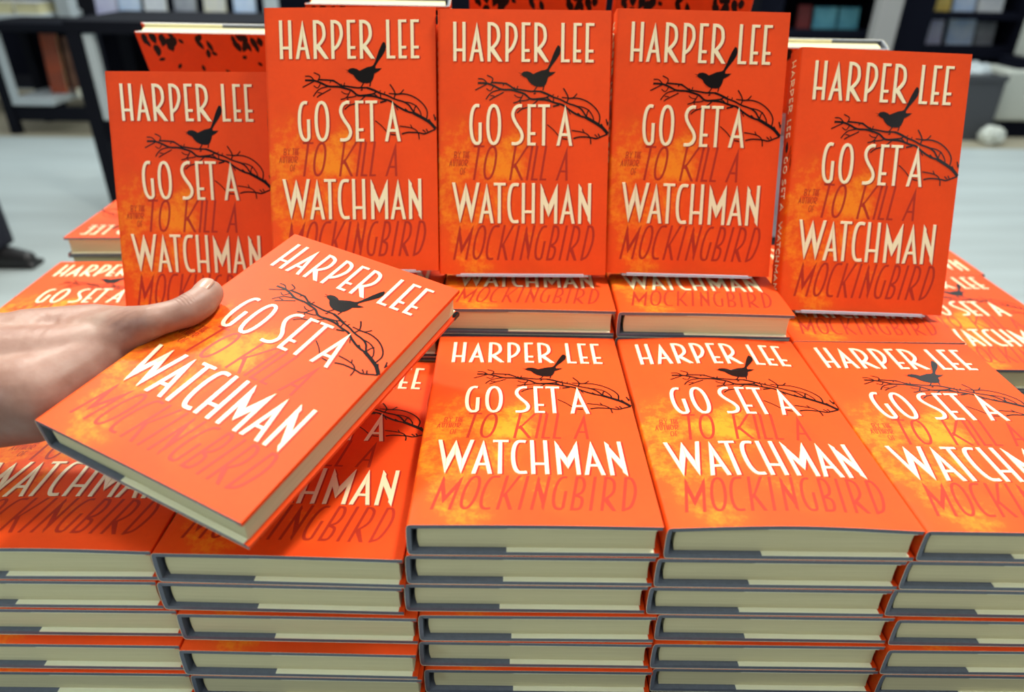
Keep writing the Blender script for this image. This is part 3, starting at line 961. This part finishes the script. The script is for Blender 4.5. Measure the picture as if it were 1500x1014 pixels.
# four fingers, slightly curled, pads against the back board
for (y, L, r) in ((0.022, (0.030, 0.020, 0.016), 0.0078), (0.044, (0.039, 0.026, 0.019), 0.0088), (0.066, (0.042, 0.028, 0.020), 0.0092), (0.086, (0.038, 0.025, 0.019), 0.0088)):
    x = 0.032
    pts = [((x, y, zu - r - 0.0022), r * 1.12)]
    for i, l in enumerate(L):
        x += l
        y += (0.0016, 0.0010, 0.0004)[i]
        dz = (0.0034, 0.0022, 0.0004)[i]
        pts.append(((x, y, zu - r * (1.0 - 0.08 * i) - dz), r * (1.0, 0.93, 0.82)[i]))
    chain(bm, pts)
# ball of the thumb and thumb, over the spine edge on to the front cover
chain(bm, [((-0.060, 0.052, -0.016), 0.0225), ((-0.034, 0.072, -0.006), 0.0185), ((-0.012, 0.082, 0.004), 0.0150), ((0.004, 0.0885, 0.0115), 0.0112)])
chain(bm, [((-0.050, 0.066, -0.016), 0.0190), ((-0.022, 0.082, -0.004), 0.0135)])
chain(bm, [((-0.032, 0.068, -0.014), 0.0180), ((-0.010, 0.0745, -0.002), 0.0095)])
chain(bm, [((-0.150, -0.020, -0.018), 0.035), ((-0.075, 0.018, -0.013), 0.0310), ((-0.040, 0.044, -0.009), 0.0245), ((-0.022, 0.068, -0.004), 0.0170), ((-0.008, 0.080, 0.003), 0.0128)])
chain(bm, [((-0.075, 0.050, -0.012), 0.0235), ((-0.045, 0.078, -0.010), 0.0195), ((-0.022, 0.088, -0.003), 0.0140)])
# heel of the hand pressed along the spine of the book
chain(bm, [((-0.125, -0.022, -0.022), 0.031), ((-0.062, 0.000, -0.018), 0.030), ((-0.0295, 0.018, -0.013), 0.0285), ((-0.0235, 0.045, -0.011), 0.0225), ((-0.0165, 0.068, -0.006), 0.0155)])
chain(bm, [((0.002, 0.088, 0.0110), 0.0110), ((0.0105, 0.1005, 0.0108), 0.0104), ((0.0140, 0.1075, 0.0108), 0.0112), ((0.0150, 0.119, 0.0106), 0.0110), ((0.0125, 0.1295, 0.0108), 0.0100)])
hand = obj('person', bm, M_SKIN, None, True)
hand.matrix_world = MH
rm = hand.modifiers.new('one_surface', 'REMESH')
rm.mode = 'VOXEL'
rm.voxel_size = 0.0016
rm.use_smooth_shade = True
sm = hand.modifiers.new('soften', 'SMOOTH')
sm.factor = 0.5
sm.iterations = 16
tag(hand, 'bare forearm and left hand reaching in from the left, thumb on the held hardback', 'person')
# thumbnail: curved plate set on the thumb tip
bm = bmesh.new()
tc = Vector((0.0130, 0.1275, 0.0108))
ax = Vector((-0.22, 0.97, 0.04)).normalized()
nn = Vector((-0.22, -0.12, 0.95))
nn = (nn - ax * nn.dot(ax)).normalized()
sd = ax.cross(nn)
rows = []
for i in range(9):
    t = -1 + i / 4
    rowv = []
    for j in range(9):
        s = -1 + j / 4
        wv = (1 - 0.10 * max(t, 0) ** 2) * (1 if abs(t) < .8 else .8)
        ang = s * 0.78 * wv
        r = 0.0102 - 0.0006 * t * t
        rowv.append(bm.verts.new(tc + ax * (t * 0.0066) + (nn * math.cos(ang) + sd * math.sin(ang)) * r))
    rows.append(rowv)
for i in range(8):
    for j in range(8):
        bm.faces.new((rows[i][j], rows[i][j + 1], rows[i + 1][j + 1], rows[i + 1][j]))
nail = obj('thumbnail', bm, M_NAIL, hand, True)
sol = nail.modifiers.new('thickness', 'SOLIDIFY')
sol.thickness = 0.0006
sol.offset = 0

# ------------------------------------------------------------------ the shop behind
before_shop = set(C.objects)
def floor_mat():
    m = mat('shop_floor', (0.42, 0.45, 0.43), 0.5, 0.4)
    k = NT(m)
    a = k.noise(k.coord((0.5, 5.0, 1)), 1.6, 5, 0.6)
    b = k.noise(k.coord((1, 1, 1)), 0.9, 3)
    c = k.ramp(a, [(0.3, (0.38, 0.44, 0.44)), (0.7, (0.50, 0.58, 0.58))])
    c = k.mix(k.math('MULTIPLY', b, 0.4), c, (0.45, 0.48, 0.45))
    k.l(c, k.b.inputs['Base Color'])
    return m
bm = bmesh.new()
box(bm, -6.0, 6.5, -2.0, 8.2, FLOOR - 0.1, FLOOR)
tag(obj('floor', bm, floor_mat()), kind='structure')
bm = bmesh.new()
box(bm, -6.0, 6.5, 6.4, 6.5, FLOOR, 2.4)
tag(obj('wall_back', bm, cloth('wall_dark_paint', (0.008, 0.009, 0.016), 0.9)), kind='structure')

M_MAT = cloth('beige_carpet', (0.36, 0.33, 0.24), 0.9)
for k, (xa, xb, ya) in enumerate(((3.2, 5.2, 4.62), (-4.6, -1.9, 4.60))):
    bm = bmesh.new()
    box(bm, xa, xb, ya, 6.35, FLOOR + 0.0002, FLOOR + 0.0015)
    tag(obj('floor_carpet', bm, M_MAT), kind='structure')
M_PALE = cloth('pale_grey_laminate', (0.50, 0.56, 0.58), 0.5)
M_WHITE = cloth('off_white_laminate', (0.60, 0.63, 0.56), 0.55)
M_DARK = cloth('dark_navy_laminate', (0.004, 0.005, 0.012), 0.75)
M_DARK.node_tree.nodes['Principled BSDF'].inputs['Specular IOR Level'].default_value = 0.1
M_GREY = cloth('grey_column_paint', (0.38, 0.37, 0.36), 0.7)
M_BEIGE = cloth('beige_kickboard', (0.42, 0.37, 0.24), 0.6)

def cover_mat(name, cols, scale=9.0):
    """cheap jacket: blocks of colour"""
    m = mat(name, cols[0], 0.4)
    k = NT(m)
    v = k.coord((1, 1, 1))
    f = k.noise(v, scale, 1, 0.4)
    st = [(0.35 + 0.3 * i / max(len(cols) - 1, 1), c) for i, c in enumerate(cols)]
    k.l(k.ramp(f, st), k.b.inputs['Base Color'])
    return m
COVERS = {
    'pale blue': cover_mat('cover_pale_blue', [(0.45, 0.60, 0.85), (0.68, 0.78, 0.92)]),
    'lavender': cover_mat('cover_lavender', [(0.50, 0.50, 0.72), (0.66, 0.68, 0.84)]),
    'white': cover_mat('cover_white', [(0.75, 0.78, 0.80), (0.62, 0.66, 0.72)]),
    'cream': cover_mat('cover_cream', [(0.72, 0.70, 0.55), (0.6, 0.6, 0.6)]),
    'yellow': cover_mat('cover_yellow', [(0.62, 0.42, 0.08), (0.75, 0.60, 0.18)]),
    'teal': cover_mat('cover_teal', [(0.07, 0.28, 0.38), (0.14, 0.42, 0.50)]),
    'orange': cover_mat('cover_orange', [(0.50, 0.10, 0.04), (0.32, 0.09, 0.05)]),
    'brown': cover_mat('cover_brown', [(0.16, 0.07, 0.04), (0.25, 0.12, 0.07)]),
    'grey': cover_mat('cover_grey', [(0.22, 0.24, 0.28), (0.40, 0.42, 0.46)]),
    'red': cover_mat('cover_red', [(0.18, 0.02, 0.02), (0.12, 0.02, 0.02)]),
}
def far_book(x, y, z, w, h, d, lean, col, label, group, rz=0.0):
    """face-out or stacked book of the far shelves: cover boards round a page block"""
    r = empty('shelf_book', (x, y, z), rz)
    r.rotation_euler = (lean, 0, rz)
    tag(r, label, 'book', group)
    bm = bmesh.new()
    box(bm, -w / 2, w / 2, 0, .004, 0, h)
    box(bm, -w / 2, w / 2, d - .004, d, 0, h)
    box(bm, -w / 2, -w / 2 + .004, .004, d - .004, 0, h)
    obj('cover', bm, COVERS[col], r)
    bm = bmesh.new()
    box(bm, -w / 2 + .0045, w / 2 - .006, .0045, d - .0045, .004, h - .004)
    obj('page_block', bm, M_PAGE, r)
    return r

# right-hand bookcase
bc = empty('bookcase', (3.30, 5.40, FLOOR))
tag(bc, 'tall black bookcase at the far right with pale books', 'bookcase')
def part(name, m, parent, *b, bev=0.0):
    bm = bmesh.new()
    box(bm, *b, bev)
    return obj(name, bm, m, parent)
part('back_panel', M_DARK, bc, -1.15, 0.62, 0.36, 0.40, 0, 2.3)
part('side_panel', M_DARK, bc, -1.19, -1.15, 0.0, 0.40, 0, 2.3)
part('side_panel', M_DARK, bc, 0.62, 0.66, 0.0, 0.40, 0, 2.3)
part('divider', M_DARK, bc, -0.42, -0.06, -0.06, 0.36, 0.125, 2.3)
for a, b in ((0.765, 0.81), (0.50, 0.58), (1.10, 1.14), (1.45, 1.49)):
    part('shelf', M_DARK, bc, -0.06, 0.62, -0.04, 0.355, a, b)
    part('shelf', M_DARK, bc, -1.15, -0.42, -0.04, 0.355, a - .135, b - .135)
part('kickboard', M_BEIGE, bc, -1.15, 0.62, 0.02, 0.06, 0, 0.12)
GB = 'books on the far right bookcase'
for x, w, h, z, col, lab in (
        (3.36, .17, .24, FLOOR + .8101, 'yellow', 'yellow book on the upper shelf of the right bookcase'),
        (3.55, .16, .24, FLOOR + .8101, 'pale blue', 'pale blue book on the upper shelf of the right bookcase, beside the yellow one'),
        (3.75, .19, .24, FLOOR + .8101, 'white', 'white book on the upper shelf of the right bookcase, nearest its end'),
        (3.36, .17, .17, FLOOR + .5801, 'lavender', 'lavender book on the lower shelf of the right bookcase'),
        (3.59, .20, .19, FLOOR + .5801, 'pale blue', 'bright pale blue book on the lower shelf of the right bookcase'),
        (3.78, .14, .16, FLOOR + .5801, 'grey', 'grey book on the lower shelf of the right bookcase, beside the pale blue one'),
        (2.36, .10, .16, FLOOR + .6751, 'red', 'dark red book on the right bookcase, left of the teal books'),
        (2.52, .17, .15, FLOOR + .6751, 'teal', 'left teal book on the right bookcase'),
        (2.70, .15, .15, FLOOR + .6751, 'teal', 'right teal book on the right bookcase, beside the grey column')):
    far_book(x, 5.50, z, w, h, .03, rad(-8), col, lab, GB)
bm = bmesh.new()
box(bm, 2.78, 2.93, 5.20, 5.32, FLOOR, 2.4, .004)
o = obj('grey_column', bm, M_GREY)
tag(o, 'slim grey column in front of the right bookcase', 'column', kind='structure')
# display cubes right of the bookcase
cu = empty('display_cube', (4.02, 5.00, FLOOR))
tag(cu, 'off-white display cube on a black base at the far right', 'display stand')
part('base', M_DARK, cu, -0.34, 0.34, -0.02, 0.30, 0.0, 0.12)
part('body', M_WHITE, cu, -0.33, 0.36, -0.04, 0.30, 0.1202, 0.47, bev=.02)
bm = bmesh.new()
box(bm, 3.78, 4.22, 5.02, 5.26, FLOOR + .4703, FLOOR + 0.54, .004)
tag(obj('black_tray', bm, M_DARK), 'black tray lying on the off-white display cube', 'tray')
bm = bmesh.new()
box(bm, 3.86, 4.20, 5.04, 5.24, FLOOR + .5403, FLOOR + 0.80, .012)
tag(obj('white_carton', bm, M_WHITE), 'off-white carton standing on the black tray at the right edge', 'box')
# grey crate and crumpled paper beside it
cr = empty('plastic_crate', (3.46, 4.98, FLOOR))
tag(cr, 'dark grey plastic crate on the floor by the off-white cube', 'crate')
M_CRATE = cloth('grey_crate_plastic', (0.075, 0.08, 0.09), 0.6)
bm = bmesh.new()
for b in ((-.16, .16, -.12, .12, 0, .012), (-.16, .16, -.12, -.108, .012, .44), (-.16, .16, .108, .12, .012, .44), (-.16, -.148, -.108, .108, .012, .44), (.148, .16, -.108, .108, .012, .44)):
    box(bm, *b)
obj('crate_body', bm, M_CRATE, cr)
bm = bmesh.new()
box(bm, -.17, .17, -.13, -.1202, .41, .45)
obj('rim', bm, M_CRATE, cr)
bm = bmesh.new()
box(bm, -.17, .17, .1202, .13, .41, .45)
obj('rim', bm, M_CRATE, cr)
def crumple(name, loc, r, m, label, seed):
    rnd = random.Random(seed)
    bm = bmesh.new()
    bmesh.ops.create_icosphere(bm, subdivisions=3, radius=r)
    for v in bm.verts:
        v.co *= 1 + rnd.uniform(-.14, .14)
        v.co.z = max(v.co.z * .85, -r * .7)
    o = obj(name, bm, m)
    o.location = loc
    tag(o, label, 'paper bag')
crumple('paper_bag', (3.46, 4.98, FLOOR + .44), .095, M_PALE, 'crumpled white paper bag sticking out of the grey crate', 2)
crumple('paper_bag', (3.58, 4.76, FLOOR + .0585), .08, M_WHITE, 'small crumpled cream paper bag on the floor by the crate', 5)

# left: two black display units with pale inner ledges
def unit(x, y, w, d, h, label, shelf_w, sz):
    u = empty('display_unit', (x, y, FLOOR))
    tag(u, label, 'display stand')
    part('top', M_BLACKWOOD, u, 0, w, 0, d, h - .05, h, bev=.004)
    part('back_panel', M_DARK, u, 0.06, w, d - .04, d, sz, h - .0502)
    for lx in (0, w - .06):
        part('leg', M_BLACKWOOD, u, lx, lx + .06, 0, .06, 0, h - .0502, bev=.003)
        part('leg', M_BLACKWOOD, u, lx, lx + .06, d - .10, d - .042, 0, h - .0502, bev=.003)
    part('upright', M_PALE, u, .065, .105, .01, .05, sz + .045, h - .0502, bev=.003)
    part('shelf', M_PALE, u, .065, shelf_w, .01, d - .05, sz, sz + .0448, bev=.003)
    part('lower_rail', M_BLACKWOOD, u, .062, w - .062, .02, .055, max(sz - .10, .02), sz - .01)
    return u
unit(-1.80, 3.00, 0.95, 0.55, 0.87, 'black display table with pale grey inner ledge behind the leftmost standing books', 0.88, 0.455)
unit(-3.28, 4.66, 0.74, 0.50, 0.70, 'smaller black display table at the left edge with orange books inside', 0.34, 0.19)
GL = 'books inside the small left display table'
far_book(-3.00, 4.88, FLOOR + .236, .11, .38, .03, rad(-6), 'orange', 'orange-red book inside the small left display table', GL)
far_book(-2.86, 4.90, FLOOR + .236, .12, .36, .03, rad(-6), 'brown', 'brown book inside the small left display table', GL)
far_book(-2.72, 4.72, FLOOR + .236, .14, .06, .10, 0, 'cream', 'small cream book lying on the ledge of the small left display table', GL)
# low shelving further back on the left with pale face-out books
ls = empty('low_bookcase', (-3.05, 5.40, FLOOR))
tag(ls, 'long low black bookcase along the back on the left', 'bookcase')
part('carcass', M_DARK, ls, 0.0, 4.4, 0.06, 0.40, 0, 0.68)
part('back_panel', M_DARK, ls, 0.0, 4.4, 0.36, 0.40, 0.6802, 1.5)
part('post', M_PALE, ls, -0.10, -0.002, -0.02, 0.10, 0.25, 1.1, bev=.005)
part('post', M_PALE, ls, 1.40, 1.49, -0.02, 0.055, 0.45, 1.1, bev=.005)
GP = 'pale books facing out along the back left'
for i, (x, col, lab) in enumerate((
        (-2.86, 'lavender', 'lavender book facing out beside the pale post, back left'),
        (-2.69, 'pale blue', 'pale blue book facing out second from the pale post, back left'),
        (-2.50, 'white', 'white book facing out third from the pale post, back left'),
        (-2.28, 'grey', 'grey book facing out fourth from the pale post, back left'),
        (-2.06, 'cream', 'cream book facing out fifth from the pale post, back left'),
        (-1.84, 'pale blue', 'pale blue book facing out beside the second standing hardback, back left'))):
    far_book(x, 5.52, FLOOR + .681, .155, .24, .03, rad(-8), col, lab, GP)
# table with flat pale books at the very left
lt = empty('side_table', (-3.55, 5.20, FLOOR))
tag(lt, 'table with a pale top and flat books at the far left', 'table')
part('tabletop', M_PALE, lt, -0.60, 0.36, 0, 0.60, 0.64, 0.70, bev=.004)
for sx in (-.58, .28):
    for sy in (.02, .52):
        part('leg', M_BLACKWOOD, lt, sx, sx + .06, sy, sy + .06, 0, .6398)
part('apron', M_DARK, lt, -0.515, 0.275, 0.03, 0.06, 0.30, 0.638)
GT = 'books lying on the far left table'
for x, col, lab in ((-3.92, 'white', 'white book lying on the pale table at the far left edge'), (-3.70, 'lavender', 'lavender book lying on the pale table, second along'), (-3.48, 'cream', 'cream book lying on the pale table, third along'), (-3.29, 'white', 'white book lying on the pale table next to the pale post')):
    r = far_book(x, 5.50, FLOOR + .701, .17, .24, .08, rad(90), col, lab, GT)

# passer-by: trouser leg and shoe at the left
M_TROUSER = cloth('dark_navy_trousers', (0.010, 0.011, 0.020), 0.8)
M_SHOE = mat('black_leather', (0.012, 0.011, 0.012), 0.35)
bm = bmesh.new()
def leg(bm, x, y, fx):
    pts = [(x, y, .085), (x + .005, y, .30), (x - .01, y + .01, .50), (x - .005, y + .02, .78), (x + .03, y + .02, .95)]
    tube(bm, pts, [.108, .098, .098, .105, .125], 20)
leg(bm, 0, 0, 1)
leg(bm, -0.06, -0.26, 1)
chain(bm, [((0.03, -0.02, .95), .14), ((-0.05, -0.18, .98), .14)])
chain(bm, [((-0.02, -0.12, 1.00), .155), ((-0.02, -0.12, 1.30), .18), ((-0.02, -0.12, 1.44), .12)])
chain(bm, [((-0.02, -0.12, 1.45), .055), ((0.0, -0.12, 1.56), .055)])
chain(bm, [((0.01, -0.12, 1.62), .085), ((0.0, -0.12, 1.68), .095)])
by = obj('person', bm, M_TROUSER, None, True)
by.location = (-2.02, 2.40, FLOOR)
rm = by.modifiers.new('one_surface', 'REMESH'); rm.mode = 'VOXEL'; rm.voxel_size = .012; rm.use_smooth_shade = True
sm = by.modifiers.new('soften', 'SMOOTH'); sm.iterations = 4
tag(by, 'passer-by at the left edge in dark trousers and black shoes, only a leg showing', 'person')
for dx, dy in ((0, 0), (-.06, -.26)):
    bm = bmesh.new()
    chain(bm, [((dx - .02, dy, .055), .05), ((dx + .08, dy - .01, .045), .043), ((dx + .17, dy - .015, .034), .033)])
    box(bm, dx - .07, dx + .205, dy - .05, dy + .035, 0.0, .022, .006)
    sh = obj('shoe', bm, M_SHOE, by, True)
    r2 = sh.modifiers.new('one_surface', 'REMESH'); r2.mode = 'VOXEL'; r2.voxel_size = .006; r2.use_smooth_shade = True

# the shop's fittings stand at a slight angle to the display table
turn = Matrix.Translation((0.0677, -0.3224, 0)) @ Matrix.Rotation(0.0215, 4, 'Z') @ Matrix.Translation((-0.0638, 0.3197, 0))
for o in set(C.objects) - before_shop:
    if o.parent is None:
        o.matrix_world = turn @ o.matrix_basis
